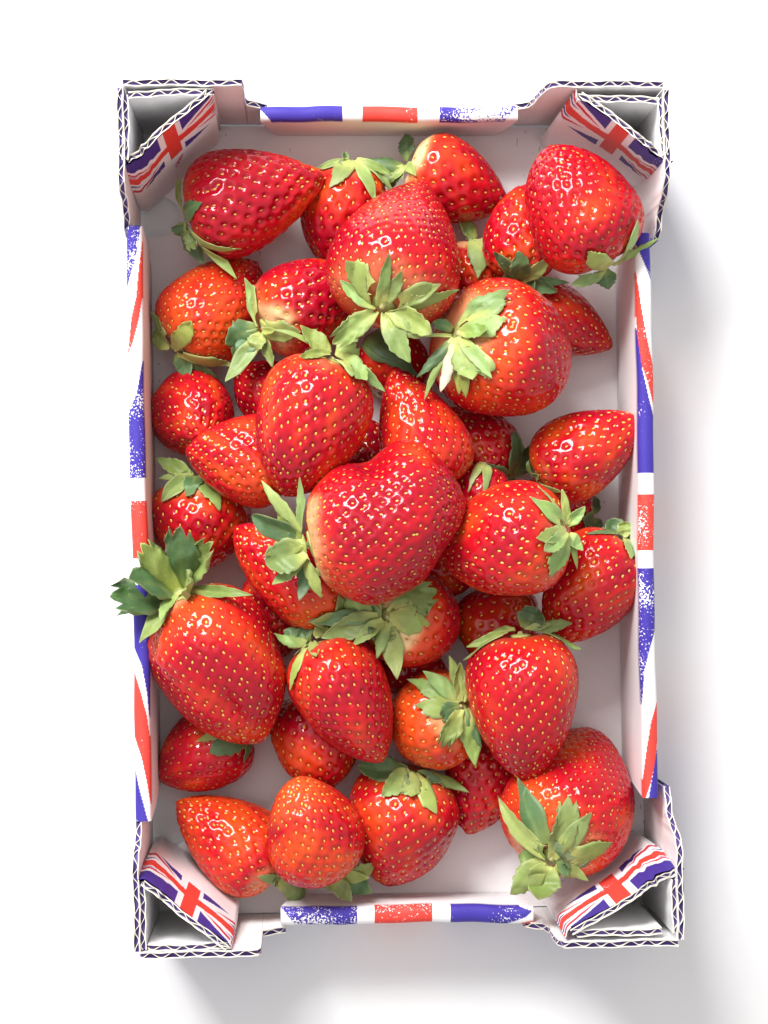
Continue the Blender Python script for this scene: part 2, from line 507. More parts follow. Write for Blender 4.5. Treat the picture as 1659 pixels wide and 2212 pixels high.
corner_post(((266, 362), (466, 195)), ((312, 466), (480, 300)), ((277, 204), (462, 196)), ((272, 345), (270, 205)), False, stain=True, torn=(.18, .13))
corner_post(((1450, 355), (1238, 200)), ((1386, 418), (1160, 312)), ((1247, 210), (1423, 217)), ((1426, 210), (1436, 335)), True, torn=(.15, .2), step=.003)
corner_post(((300, 1890), (508, 2052)), ((345, 1798), (525, 1932)), ((498, 2043), (319, 2049)), ((310, 2052), (305, 1905)), True, torn=(.3, .1), step=.0015)
corner_post(((1474, 1868), (1216, 2016)), ((1368, 1785), (1170, 1937)), ((1430, 2012), (1247, 2017)), ((1457, 1900), (1460, 2015)), False, torn=(.22, .14), step=.005)

# tall outer boards at the corners, stepping down to the rims
def wall_line(c1, c2, samples, name, inner_is_left):
    """board standing on the straight foot line c1-c2 (world): samples are (pixel along the axis at that height, z, axis)"""
    w = empty(name); w.parent = tray
    c1, c2 = flat(c1), flat(c2)
    pts = []
    for s, z, ax in samples:
        f1, f2 = foot_px(c1, ax, z), foot_px(c2, ax, z)
        p = c1 + (c2 - c1) * ((s - f1) / (f2 - f1)); p[2] = z
        pts.append(p)
    pts = np.array(pts)
    bot = pts.copy(); bot[:, 2] = .0016
    if not inner_is_left:
        pts, bot = pts[::-1], bot[::-1]
    board(w, pts, bot, thick=.0022, outer=M_CORE)

g = .0022
tl2, tr2, bl2, br2 = cTL, cTR, cBL, cBR
# end wall corners (axis 0 = across)
eT = unit(flat(tr2 - tl2)); eL = unit(flat(bl2 - tl2)); eR = unit(flat(br2 - tr2)); eB = unit(flat(br2 - bl2))
ins_T = -eL * .0004
wall_line(tl2 + ins_T, tr2 + ins_T, [(264, ZP, 0), (520, ZP, 0), (524, .066, 0), (527, .042, 0), (533, .037, 0), (548, .0345, 0), (560, .033, 0), (575, .030, 0)], "corner_wall", False)
wall_line(tl2 + ins_T, tr2 + ins_T, [(1098, .030, 0), (1116, .033, 0), (1140, .035, 0), (1150, .042, 0), (1160, .053, 0), (1172, .062, 0), (1190, .070, 0), (1205, ZP, 0), (1433, ZP, 0)], "corner_wall", False)
ins_B = -eR * .0002
wall_line(bl2 + ins_B, br2 + ins_B, [(302, ZP, 0), (556, ZP, 0), (562, .070, 0), (562, .046, 0), (566, .038, 0), (580, .036, 0), (598, .033, 0), (615, .030, 0)], "corner_wall", True)
wall_line(bl2 + ins_B, br2 + ins_B, [(1130, .030, 0), (1150, .034, 0), (1170, .037, 0), (1184, .044, 0), (1192, .055, 0), (1202, .065, 0), (1218, ZP, 0), (1466, ZP, 0)], "corner_wall", True)
# side wall corners (axis 1 = down)
ins_L = -eT * .0002
wall_line(tl2 + ins_L, bl2 + ins_L, [(188, ZP, 1), (392, ZP, 1), (412, .0695, 1), (430, .064, 1), (450, .059, 1), (470, .0555, 1), (492, .051, 1), (510, .047, 1)], "corner_wall", True)
wall_line(tl2 + ins_L, bl2 + ins_L, [(1752, .047, 1), (1768, .051, 1), (1790, .055, 1), (1806, .058, 1), (1825, .064, 1), (1842, .0695, 1), (1862, ZP, 1), (2058, ZP, 1)], "corner_wall", True)
ins_R = eB * .0002
wall_line(tr2 + ins_R, br2 + ins_R, [(192, ZP, 1), (385, ZP, 1), (410, .069, 1), (432, .063, 1), (448, .057, 1), (465, .0535, 1), (500, .051, 1), (520, .047, 1)], "corner_wall", False)
wall_line(tr2 + ins_R, br2 + ins_R, [(1700, .047, 1), (1728, .051, 1), (1752, .053, 1), (1772, .057, 1), (1795, .064, 1), (1815, .069, 1), (1840, ZP, 1), (2030, ZP, 1)], "corner_wall", False)

# glued outer tabs that bulge at the corners
def outer_tab(a, b, out, mat=M_CARD, bow=.0016, z1=.069):
    t = np.linspace(0, 1, 40)
    A, B = P(*a, z1), P(*b, z1)
    T = A[None] + (B - A)[None] * t[:, None]
    T = T + np.asarray(out)[None] * (bow * np.sin(t * math.pi) ** .6)[:, None]
    T[:, 2] -= .006 * (2 * t - 1) ** 6
    Bt = T.copy(); Bt[:, 2] = .0016
    N_ = normals2d(T)
    sheet("glued_tab", T, Bt, N_, 0, .0007, mat, None)
    T2 = T + np.asarray(out)[None] * .0005; B2 = Bt + np.asarray(out)[None] * .0005
    sheet("glued_tab_face", T2 - [0, 0, .0003], B2, N_, 0, .0003, M_CORE, None)

outer_tab((259, 225), (262, 375), -eT, bow=.0002)
outer_tab((1438, 225), (1444, 400), eT, bow=.0004)
outer_tab((291, 1865), (296, 2040), -eB, bow=.0002)
outer_tab((1470, 1850), (1472, 1990), eB, bow=.0003)

# ------------------------------------------------------------------ strawberries
CROP = {1: (225.6, 152.6), 2: (836.1, 152.6), 3: (225.6, 663.6), 4: (836.1, 663.6), 5: (225.6, 1128.1),
        6: (836.1, 1128.1), 7: (225.6, 1592.6), 8: (902.5, 1592.6), 9: (696.8, 530.9)}
CSC = {9: .24}
def CP(c, x, y):
    k = CSC.get(c, .376)
    return CROP[c][0] + x * k, CROP[c][1] + y * k

# id: centre x, y | picture direction calyx->tip | length, width (px) | pitch (tip down) | taper | ripeness 0 orange..1 deep | pale shoulder | seed spacing mm | extras
B = {}
def berry(i, cx, cy, dx, dy, L, W, pitch=0, k=.32, ripe=.7, pale=.2, sp=3.6, lab="", order=50, sep=(), flat_=1.0, crease=(), zadd=0, lift=0, yellow=1.0, tipn=2.1, tol=.0032):
    B[i] = dict(i=i, cx=cx, cy=cy, d=(dx, dy), L=L, W=W, pitch=pitch, k=(k, tipn), ripe=ripe, pale=pale, sp=sp * 1.12, lab=lab, order=order,
                sep=sep, flat=flat_, crease=crease, zadd=zadd, tol=tol, lift=lift, yellow=yellow)

berry(1, 550, 425, 255, -75, 315, 235, -4, .36, .72, .05, 4.0, "large red strawberry beside the pink-stained corner flap", 20,
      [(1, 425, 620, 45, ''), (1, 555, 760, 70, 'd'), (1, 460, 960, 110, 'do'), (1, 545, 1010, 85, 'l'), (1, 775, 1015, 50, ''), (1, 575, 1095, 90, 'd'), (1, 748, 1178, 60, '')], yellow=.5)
berry(2, 738, 465, -40, 200, 240, 188, 16, .15, .66, .2, 4.3, "glossy red strawberry half hidden behind the tall upright pointed one", 14,
      [(1, 1230, 565, 45, ''), (1, 1310, 655, 60, ''), (1, 1545, 745, 65, ''), (1, 1655, 690, 55, ''), (1, 1375, 510, 70, 'do'), (1, 1640, 600, 45, '')], yellow=.6)
berry(3, 988, 398, 190, 75, 235, 190, 0, .36, .70, .5, 4.2, "red strawberry with cream shoulder against an end wall, behind the tall pointed one", 15,
      [(2, 105, 372, 85, 'do'), (1, 1502, 535, 80, 'do'), (1, 1590, 660, 65, ''), (2, 20, 660, 60, 'o'), (2, 160, 590, 45, ''), (1, 1660, 560, 60, 'd')], yellow=.6)
berry(4, 1250, 446, -125, -235, 292, 246, -6, .26, .76, .0, 3.3, "big deep red strawberry leaning on a corner flap, another tucked beneath it", 32,
      [(2, 1430, 885, 60, ''), (2, 1548, 968, 35, ''), (2, 1150, 1040, 85, ''), (2, 1068, 1228, 70, ''), (2, 1275, 1250, 100, 'd'), (2, 1400, 1020, 50, '')], yellow=.25, tipn=2.7)
berry(5, 1128, 500, 15, -180, 220, 168, 12, .30, .68, .15, 3.7, "strawberry tucked beneath the big deep red one at the corner flap", 16,
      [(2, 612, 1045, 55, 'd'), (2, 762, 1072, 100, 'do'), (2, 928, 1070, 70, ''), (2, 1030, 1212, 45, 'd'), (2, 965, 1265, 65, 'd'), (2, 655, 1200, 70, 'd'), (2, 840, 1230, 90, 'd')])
berry(6, 868, 530, 85, -265, 385, 284, 35, .50, .72, .2, 3.2, "tall pointed strawberry with its calyx spread wide open above a dark gap", 60,
      [(9, 240, 150, 200, 'o'), (9, 180, 320, 130, ''), (9, 610, 85, 110, 't'), (9, 1040, 370, 150, ''), (9, 720, 225, 120, ''), (9, 1210, 405, 110, 't'), (9, 960, 760, 210, 'o'), (9, 860, 830, 130, ''), (9, 735, 830, 90, ''), (9, 780, 1030, 200, ''), (9, 110, 860, 210, 'l')], tol=.005)
berry(7, 1096, 765, 225, 75, 305, 306, 36, .18, .70, .3, 3.5, "very wide strawberry with broad pale sepals spread over its shoulder", 62,
      [(9, 1660, 430, 220, ''), (9, 1650, 660, 160, ''), (9, 1490, 790, 150, 'o'), (9, 1340, 1190, 270, 'o'), (9, 1510, 1180, 120, ''), (9, 1285, 1345, 110, ''), (9, 1220, 1270, 150, ''), (9, 1090, 1290, 120, 'wo'), (9, 935, 1360, 80, ''), (9, 1000, 690, 110, 'd'), (9, 860, 1170, 100, 'd'), (9, 885, 820, 30, 't')], tipn=2.6)
berry(8, 672, 652, 150, -90, 262, 216, 16, .28, .80, .36, 3.9, "crimson strawberry with creamy white shoulder and dark curled sepals", 30,
      [(1, 830, 1215, 65, ''), (3, 712, 180, 130, 'do'), (3, 850, 235, 90, 'o'), (3, 735, 300, 110, 'd'), (3, 720, 420, 80, ''), (3, 975, 325, 60, ''), (3, 1120, 140, 90, ''), (3, 990, 130, 30, 't')])
berry(9, 467, 662, 150, -160, 265, 208, 10, .30, .38, .15, 3.1, "orange-red strawberry near the long wall under drooping dark sepals", 22,
      [(3, 278, 25, 50, ''), (3, 272, 148, 90, ''), (3, 500, 80, 85, 'o'), (3, 482, 372, 80, 'do'), (3, 725, 322, 75, ''), (3, 640, 400, 80, 'd')])
berry(10, 1218, 700, 165, 75, 235, 165, 2, .42, .52, .1, 3.1, "pointed orange-red strawberry poking out from under the widest one", 12, [])
berry(11, 416, 897, 40, 60, 195, 180, -55, .12, .74, 0, 3.4, "small round red strawberry touching the long wall", 10, [], yellow=.5)
berry(12, 518, 990, -180, -25, 235, 200, -4, .34, .45, .1, 3.0, "orange-red strawberry lying under a big red egg-shaped one", 13, [])
berry(13, 668, 920, -95, 280, 320, 248, 2, .24, .70, .15, 3.5, "big egg-shaped red strawberry with a bright broad highlight", 55,
      [(3, 1130, 140, 95, ''), (3, 985, 130, 28, 't'), (3, 1120, 292, 60, ''), (3, 1435, 205, 130, 'l'), (3, 1495, 430, 115, ''), (3, 1600, 478, 60, ''), (3, 1560, 515, 40, 'd')], tipn=2.3, tol=.005)
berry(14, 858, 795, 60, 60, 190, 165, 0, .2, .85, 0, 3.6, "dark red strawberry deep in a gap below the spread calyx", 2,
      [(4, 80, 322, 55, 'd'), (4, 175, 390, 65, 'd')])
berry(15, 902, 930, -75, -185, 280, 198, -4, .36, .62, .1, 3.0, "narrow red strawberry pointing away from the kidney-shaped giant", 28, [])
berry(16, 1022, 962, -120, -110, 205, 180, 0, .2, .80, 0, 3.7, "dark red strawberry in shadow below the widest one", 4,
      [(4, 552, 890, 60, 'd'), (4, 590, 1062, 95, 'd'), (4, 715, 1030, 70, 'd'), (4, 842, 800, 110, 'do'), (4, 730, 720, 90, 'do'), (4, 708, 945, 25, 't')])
berry(17, 1274, 970, 210, -120, 268, 188, -14, .40, .60, .2, 3.4, "pointed strawberry with its tip resting at the long wall's blue print", 36,
      [(4, 805, 890, 35, ''), (4, 870, 965, 45, ''), (4, 1000, 1060, 40, ''), (4, 825, 930, 30, '')], zadd=.013)
berry(18, 432, 1130, 10, 150, 205, 214, 14, .18, .58, .3, 3.7, "red strawberry at the long wall with two dark folded sepals", 12,
      [(3, 312, 878, 75, ''), (3, 318, 985, 45, ''), (3, 335, 1112, 75, ''), (3, 450, 950, 55, ''), (3, 650, 1140, 85, ''), (3, 490, 1045, 90, 'do')])
berry(19, 625, 1235, -160, -130, 300, 195, 0, .30, .68, .1, 3.3, "red strawberry under the giant's bunched calyx", 24,
      [(5, 1195, 575, 75, ''), (5, 1395, 480, 80, 'd'), (5, 1350, 440, 60, '')])
berry(20, 832, 1132, 300, -80, 362, 305, 2, .10, .86, .32, 3.3, "giant crimson kidney-shaped strawberry on top of the pile", 90,
      [(3, 905, 1010, 65, ''), (3, 848, 1222, 100, 'do'), (3, 1130, 1000, 50, ''), (3, 945, 1410, 75, ''), (3, 950, 1475, 160, 'o'), (3, 1005, 1590, 90, ''), (3, 1140, 1655, 95, 'd'), (3, 1235, 1665, 70, 't'), (3, 990, 1180, 60, ''), (3, 1000, 1330, 90, 'd')],
      crease=((-1.6, -.25, .78, .55, .40), (-1.25, .17, .55, .0, .20), (1.5, .20, .8, .70, .32), (1.5, -.10, .7, -.45, .35)), tipn=2.6, tol=.0075)
berry(21, 476, 1442, 150, 285, 372, 288, 4, .26, .74, .25, 3.2, "large dented red strawberry with a tuft of broad leaves", 70,
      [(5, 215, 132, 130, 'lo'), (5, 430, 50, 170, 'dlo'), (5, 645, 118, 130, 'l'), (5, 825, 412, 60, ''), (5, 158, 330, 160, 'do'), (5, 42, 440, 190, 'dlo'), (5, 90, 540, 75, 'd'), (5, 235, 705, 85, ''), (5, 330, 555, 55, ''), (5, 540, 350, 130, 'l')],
      crease=((.10, .17, .17, .45, .30), (-.7, -.05, .4, .6, .3), (.7, -.04, .3, .4, .3)), lift=.019, tipn=2.8)
berry(22, 1086, 1170, -230, 45, 300, 246, 26, .22, .66, .12, 3.4, "plump red strawberry with a narrow drooping calyx", 44,
      [(4, 848, 1108, 65, ''), (4, 870, 1040, 28, 't'), (4, 1005, 1058, 40, 't'), (4, 1128, 1150, 55, ''), (4, 850, 1335, 75, ''), (4, 893, 1402, 75, 'o'), (4, 950, 1522, 95, ''), (4, 1098, 1392, 65, ''), (4, 1088, 1495, 30, 't')], tol=.005)
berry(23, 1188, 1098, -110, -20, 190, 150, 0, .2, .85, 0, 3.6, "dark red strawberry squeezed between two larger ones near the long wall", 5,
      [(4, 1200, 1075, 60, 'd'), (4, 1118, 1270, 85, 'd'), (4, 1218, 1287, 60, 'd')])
berry(24, 1268, 1275, -125, 165, 278, 202, 0, .28, .74, .1, 3.5, "red strawberry with a brownish calyx against the long wall", 34,
      [(4, 1268, 1240, 85, 'do'), (4, 1370, 1240, 75, 'o'), (4, 1418, 1310, 50, 'd'), (4, 1440, 1482, 45, 'd'), (4, 1150, 1300, 35, 'd'), (4, 1400, 1420, 60, '')], zadd=.014)
berry(25, 1076, 1345, 60, -40, 195, 172, 0, .15, .66, .1, 3.7, "red strawberry hidden below the plump one, only its side showing", 6, [], tipn=2.6)
berry(26, 893, 1335, 95, 10, 225, 212, 56, .12, .55, .5, 4.2, "strawberry turned calyx-up with wide pale green star of sepals", 42,
      [(5, 1335, 430, 130, ''), (5, 1290, 652, 115, ''), (5, 1195, 575, 75, 'd'), (6, 272, 400, 150, 'l'), (6, 238, 572, 100, ''), (5, 1470, 560, 140, 'do'), (6, 60, 862, 95, ''), (5, 1570, 770, 65, 't'), (5, 1450, 700, 65, ''), (6, -20, 700, 120, '')], yellow=.6)
berry(27, 750, 1515, 130, 225, 302, 214, 2, .30, .70, .1, 3.4, "red strawberry with neat rows of seeds and dark leafy calyx", 66,
      [(5, 985, 662, 65, ''), (5, 1035, 625, 70, 'do'), (5, 1110, 632, 110, 'do'), (5, 1070, 955, 55, ''), (5, 1222, 782, 50, ''), (5, 1285, 625, 75, ''), (5, 1160, 680, 40, '')])
berry(28, 936, 1560, -85, 65, 228, 206, 52, .14, .10, .3, 3.9, "half-ripe orange strawberry with a pale green calyx facing up", 40,
      [(6, 138, 915, 85, ''), (6, 220, 868, 75, ''), (6, 358, 778, 55, ''), (6, 405, 828, 80, ''), (6, 175, 1052, 85, ''), (6, 305, 1100, 75, 'do'), (6, 315, 1288, 95, 'l'), (6, 498, 1382, 90, ''), (6, 540, 1282, 55, 'd'), (6, 470, 950, 60, '')])
berry(29, 1131, 1525, 15, 300, 330, 240, 2, .34, .80, .08, 3.3, "long heart-shaped crimson strawberry with an upright dark sepal", 68,
      [(6, 468, 712, 55, ''), (6, 590, 655, 65, ''), (6, 862, 505, 130, 'do'), (6, 1060, 572, 65, ''), (6, 1078, 742, 75, ''), (6, 448, 785, 25, 't'), (6, 930, 590, 40, '')], tipn=2.3)
berry(30, 1238, 1718, 110, -215, 385, 276, 44, .28, .62, .25, 3.0, "large strawberry with a ragged upturned calyx beside a corner flap, under the heart-shaped one", 38,
      [(8, 468, 368, 80, ''), (8, 582, 268, 95, 'd'), (8, 868, 385, 120, 'l'), (8, 982, 432, 80, ''), (8, 1105, 608, 90, ''), (8, 850, 700, 170, 'do'), (8, 540, 885, 140, ''), (8, 700, 888, 160, 'o'), (8, 958, 790, 80, ''), (8, 575, 690, 120, ''), (8, 720, 845, 60, 'd'), (8, 880, 760, 110, 'd')])
berry(31, 1040, 1692, -40, 150, 225, 172, 0, .28, .70, .1, 3.5, "shaded red strawberry below the half-ripe orange one", 11, [], yellow=.5)
berry(32, 438, 1625, -110, 70, 225, 182, 0, .22, .85, .0, 3.3, "dark crimson strawberry tucked under the large dented one", 9,
      [(5, 538, 1262, 65, ''), (5, 640, 1312, 120, 'do'), (5, 800, 1375, 45, 'd')], yellow=.2)
berry(33, 684, 1600, 35, 150, 220, 194, -6, .16, .50, .1, 3.9, "orange-red strawberry wedged between the dented one and the row-seeded one", 10,
      [], tipn=2.5)
berry(34, 492, 1812, -150, -110, 276, 194, -2, .38, .30, .22, 3.4, "bright orange strawberry tapering toward the vented tray corner", 18,
      [(7, 888, 800, 55, ''), (7, 960, 832, 50, ''), (7, 1150, 932, 95, ''), (7, 1060, 860, 60, 'd')])
berry(35, 675, 1790, -55, -160, 258, 206, -26, .22, .48, 0, 3.3, "dull red-orange strawberry with its tip tilted up, paler at the end", 46,
      [(7, 1562, 745, 100, ''), (7, 1512, 865, 120, 'do'), (7, 1412, 932, 80, ''), (7, 1290, 870, 60, ''), (7, 1500, 795, 60, '')])
berry(36, 862, 1788, -45, 215, 284, 236, 22, .26, .66, .15, 3.6, "glossy red strawberry with dark sepals beside the dull red-orange tilted one", 19,
      [(6, 448, 1545, 55, ''), (6, 262, 1642, 75, ''), (6, 140, 1575, 80, 'o'), (7, 1470, 180, 110, 'do'), (7, 1600, 335, 100, ''), (6, 110, 1440, 100, 'd'), (6, 300, 1500, 50, 'd')])
berry(37, 580, 848, -40, -30, 170, 150, 0, .2, .8, 0, 3.4, "red strawberry almost hidden behind the big egg-shaped one", 1, [])
berry(38, 600, 1320, 10, 90, 200, 150, 0, .2, .8, .1, 3.4, "red strawberry showing in the gap beside the large dented one", 3, [])
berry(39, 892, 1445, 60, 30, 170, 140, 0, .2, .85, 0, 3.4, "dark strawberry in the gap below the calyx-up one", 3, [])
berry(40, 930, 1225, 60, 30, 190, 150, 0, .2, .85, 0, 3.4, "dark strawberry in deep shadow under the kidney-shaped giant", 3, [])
berry(41, 1015, 612, -20, 110, 190, 150, 4, .2, .7, .3, 3.6, "strawberry between the tall pointed one and the tucked one, pale sepals hanging", 13,
      [(2, 408, 858, 75, ''), (2, 525, 1198, 70, ''), (2, 638, 1198, 50, ''), (2, 450, 960, 70, '')])
berry(42, 1030, 1085, -10, 60, 170, 140, 0, .2, .8, 0, 3.4, "strawberry peeping out beside the kidney-shaped giant with thin curled sepals", 5,
      [(4, 462, 1058, 28, 't'), (4, 548, 1095, 28, 't')])

berry(43, 800, 990, -10, -80, 170, 140, 0, .2, .85, 0, 3.4, "dark strawberry low in the gap between the egg-shaped and narrow ones", 4, [])  # extra fruit added to keep the pale floor from showing in this dark gap

def prof(x, k, n=2.1):
    ax = np.clip(np.abs(x), 0, 1)
    a = np.where(x < 0, (1 - ax ** 2.5) ** .52, (1 - ax ** n) ** .60)
    return a * (1 - k * x)

PN = {}
def nprof(x, kn):
    k, n = kn
    if kn not in PN:
        xx = np.linspace(-1, 1, 400)
        PN[kn] = prof(xx, k, n).max()
    return prof(x, k, n) / PN[kn]

def frame_for(b):
    dx, dy = b['d']
    h = math.hypot(dx, dy)
    p = math.radians(b['pitch'])
    ax = np.array([dx / h * math.cos(p), -dy / h * math.cos(p), -math.sin(p)])
    up = np.array([0, 0, 1.0])
    X = up - ax * np.dot(up, ax); X /= np.linalg.norm(X)
    Y = np.cross(ax, X)
    return np.stack([X, Y, ax], 1)              # columns: local axes in the world

def size_at(b, zc):
    s = (H - zc) / FPX
    return b['L'] * s, b['W'] * s

SX, ST = np.meshgrid(-np.cos(np.linspace(.12, math.pi - .12, 13)), np.linspace(0, 2 * math.pi, 20, endpoint=False), indexing='ij')
def samples(b, zc):
    L, W = size_at(b, zc)
    r = W / 2 * nprof(SX, b['k'])
    loc = np.stack([r * np.cos(ST), r * np.sin(ST), SX * L / 2], -1).reshape(-1, 3)
    return loc @ b['R'].T + P(b['cx'], b['cy'], zc)

def depth_in(b, pts):
    q = (pts - b['c']) @ b['R']
    x = q[:, 2] / (b['Lm'] / 2)
    r = np.hypot(q[:, 0], q[:, 1])
    m = np.abs(x) < 1
    d = np.zeros(len(pts))
    d[m] = b['Wm'] / 2 * nprof(x[m], b['k']) - r[m]
    return d

# settle the pile: each fruit comes to rest on the floor of the tray or on the fruits below it
placed = []
for b in sorted(B.values(), key=lambda q: q['order']):
    b['R'] = frame_for(b)
    z = .005
    s0 = samples(b, .03)
    z = ZB + .0002 + (.03 - s0[:, 2].min()) + b['zadd']
    while True:
        b['Lm'], b['Wm'] = size_at(b, z)
        b['c'] = P(b['cx'], b['cy'], z)
        pts = samples(b, z)
        worst = 0
        for o_ in placed:
            if np.linalg.norm(o_['c'] - b['c']) > (o_['Lm'] + b['Lm']) * .56:
                continue
            worst = max(worst, depth_in(o_, pts).max(), depth_in(b, o_['pts']).max())
        if worst < b['tol'] or z > .12:
            break
        z += .0008
    b['z'] = z; b['pts'] = samples(b, z)
    placed.append(b)
print("heights:", {b['i']: (round(b['z'] * 100, 1), round(b['pts'][:, 2].max() * 100, 1)) for b in placed})

def lowfreq(dirs, seed, amp):
    g_ = np.random.default_rng(seed)
    out = 0
    for _ in range(6):
        w = g_.normal(0, 1, 3) * 2.2
        out = out + np.sin(dirs @ w + g_.uniform(0, 6.3)) * g_.uniform(.4, 1)
    return out * amp

def surf(b, x, th):
    """undimpled skin in local coordinates"""
    L, W = b['Lm'], b['Wm']
    r = W / 2 * nprof(x, b['k'])
    d = np.stack([np.cos(th) * np.sqrt(np.clip(1 - x * x, 0, 1)), np.sin(th) * np.sqrt(np.clip(1 - x * x, 0, 1)), x], -1)
    m = 1 + lowfreq(d, b['i'] * 13 + 5, .019)
    m = m + .02 * np.sin(2 * th + b['i'])
    for (t0, dep, wid, x0, xw) in b['crease']:
        dt = (th - t0 + math.pi) % (2 * math.pi) - math.pi
        m = m - dep * np.exp(-(dt / wid) ** 2) * np.exp(-((x - x0) / xw) ** 2)
    r = r * m
    zz = x * L / 2 * (1 + .3 * (m - 1))
    # shallow hollow where the calyx sits
    zz = zz + .055 * L * np.exp(-(r / (W * .16)) ** 2) * (x < 0)
    bend = .018 * W * math.sin(b['i'] * 2.3) * x * x
    return np.stack([r * np.cos(th) + bend, r * np.sin(th), zz], -1)

SEED_V = []
for zz_, rr_ in ((-.5, 0), (-.3, .72), (.1, .85), (.36, .5), (.55, 0)):
    if rr_ == 0:
        SEED_V.append((0, zz_, 0))
    else:
        for a in (0, 1, 2, 3, 4):
            SEED_V.append((rr_ * .5 * math.cos(a * 1.2566), zz_, rr_ * .5 * math.sin(a * 1.2566)))
SEED_V = np.array(SEED_V)
SEED_F = []
for a in range(5):
    a2 = (a + 1) % 5
    SEED_F.append([0, 1 + a2, 1 + a, 1 + a])
    SEED_F.append([1 + a, 1 + a2, 6 + a2, 6 + a]); SEED_F.append([6 + a, 6 + a2, 11 + a2, 11 + a])
    SEED_F.append([11 + a, 11 + a2, 16, 16])
SEED_F3 = [[f for k, f in enumerate(q) if f not in q[:k]] for q in SEED_F]

def mixc(a, b, t):
    t = np.asarray(t)[..., None]
    return np.asarray(a) * (1 - t) + np.asarray(b) * t

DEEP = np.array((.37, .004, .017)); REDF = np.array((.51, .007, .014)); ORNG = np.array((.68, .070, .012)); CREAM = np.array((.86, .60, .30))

def smooth(a, b, x):
    t = np.clip((x - a) / (b - a), 0, 1)
    return t * t * (3 - 2 * t)

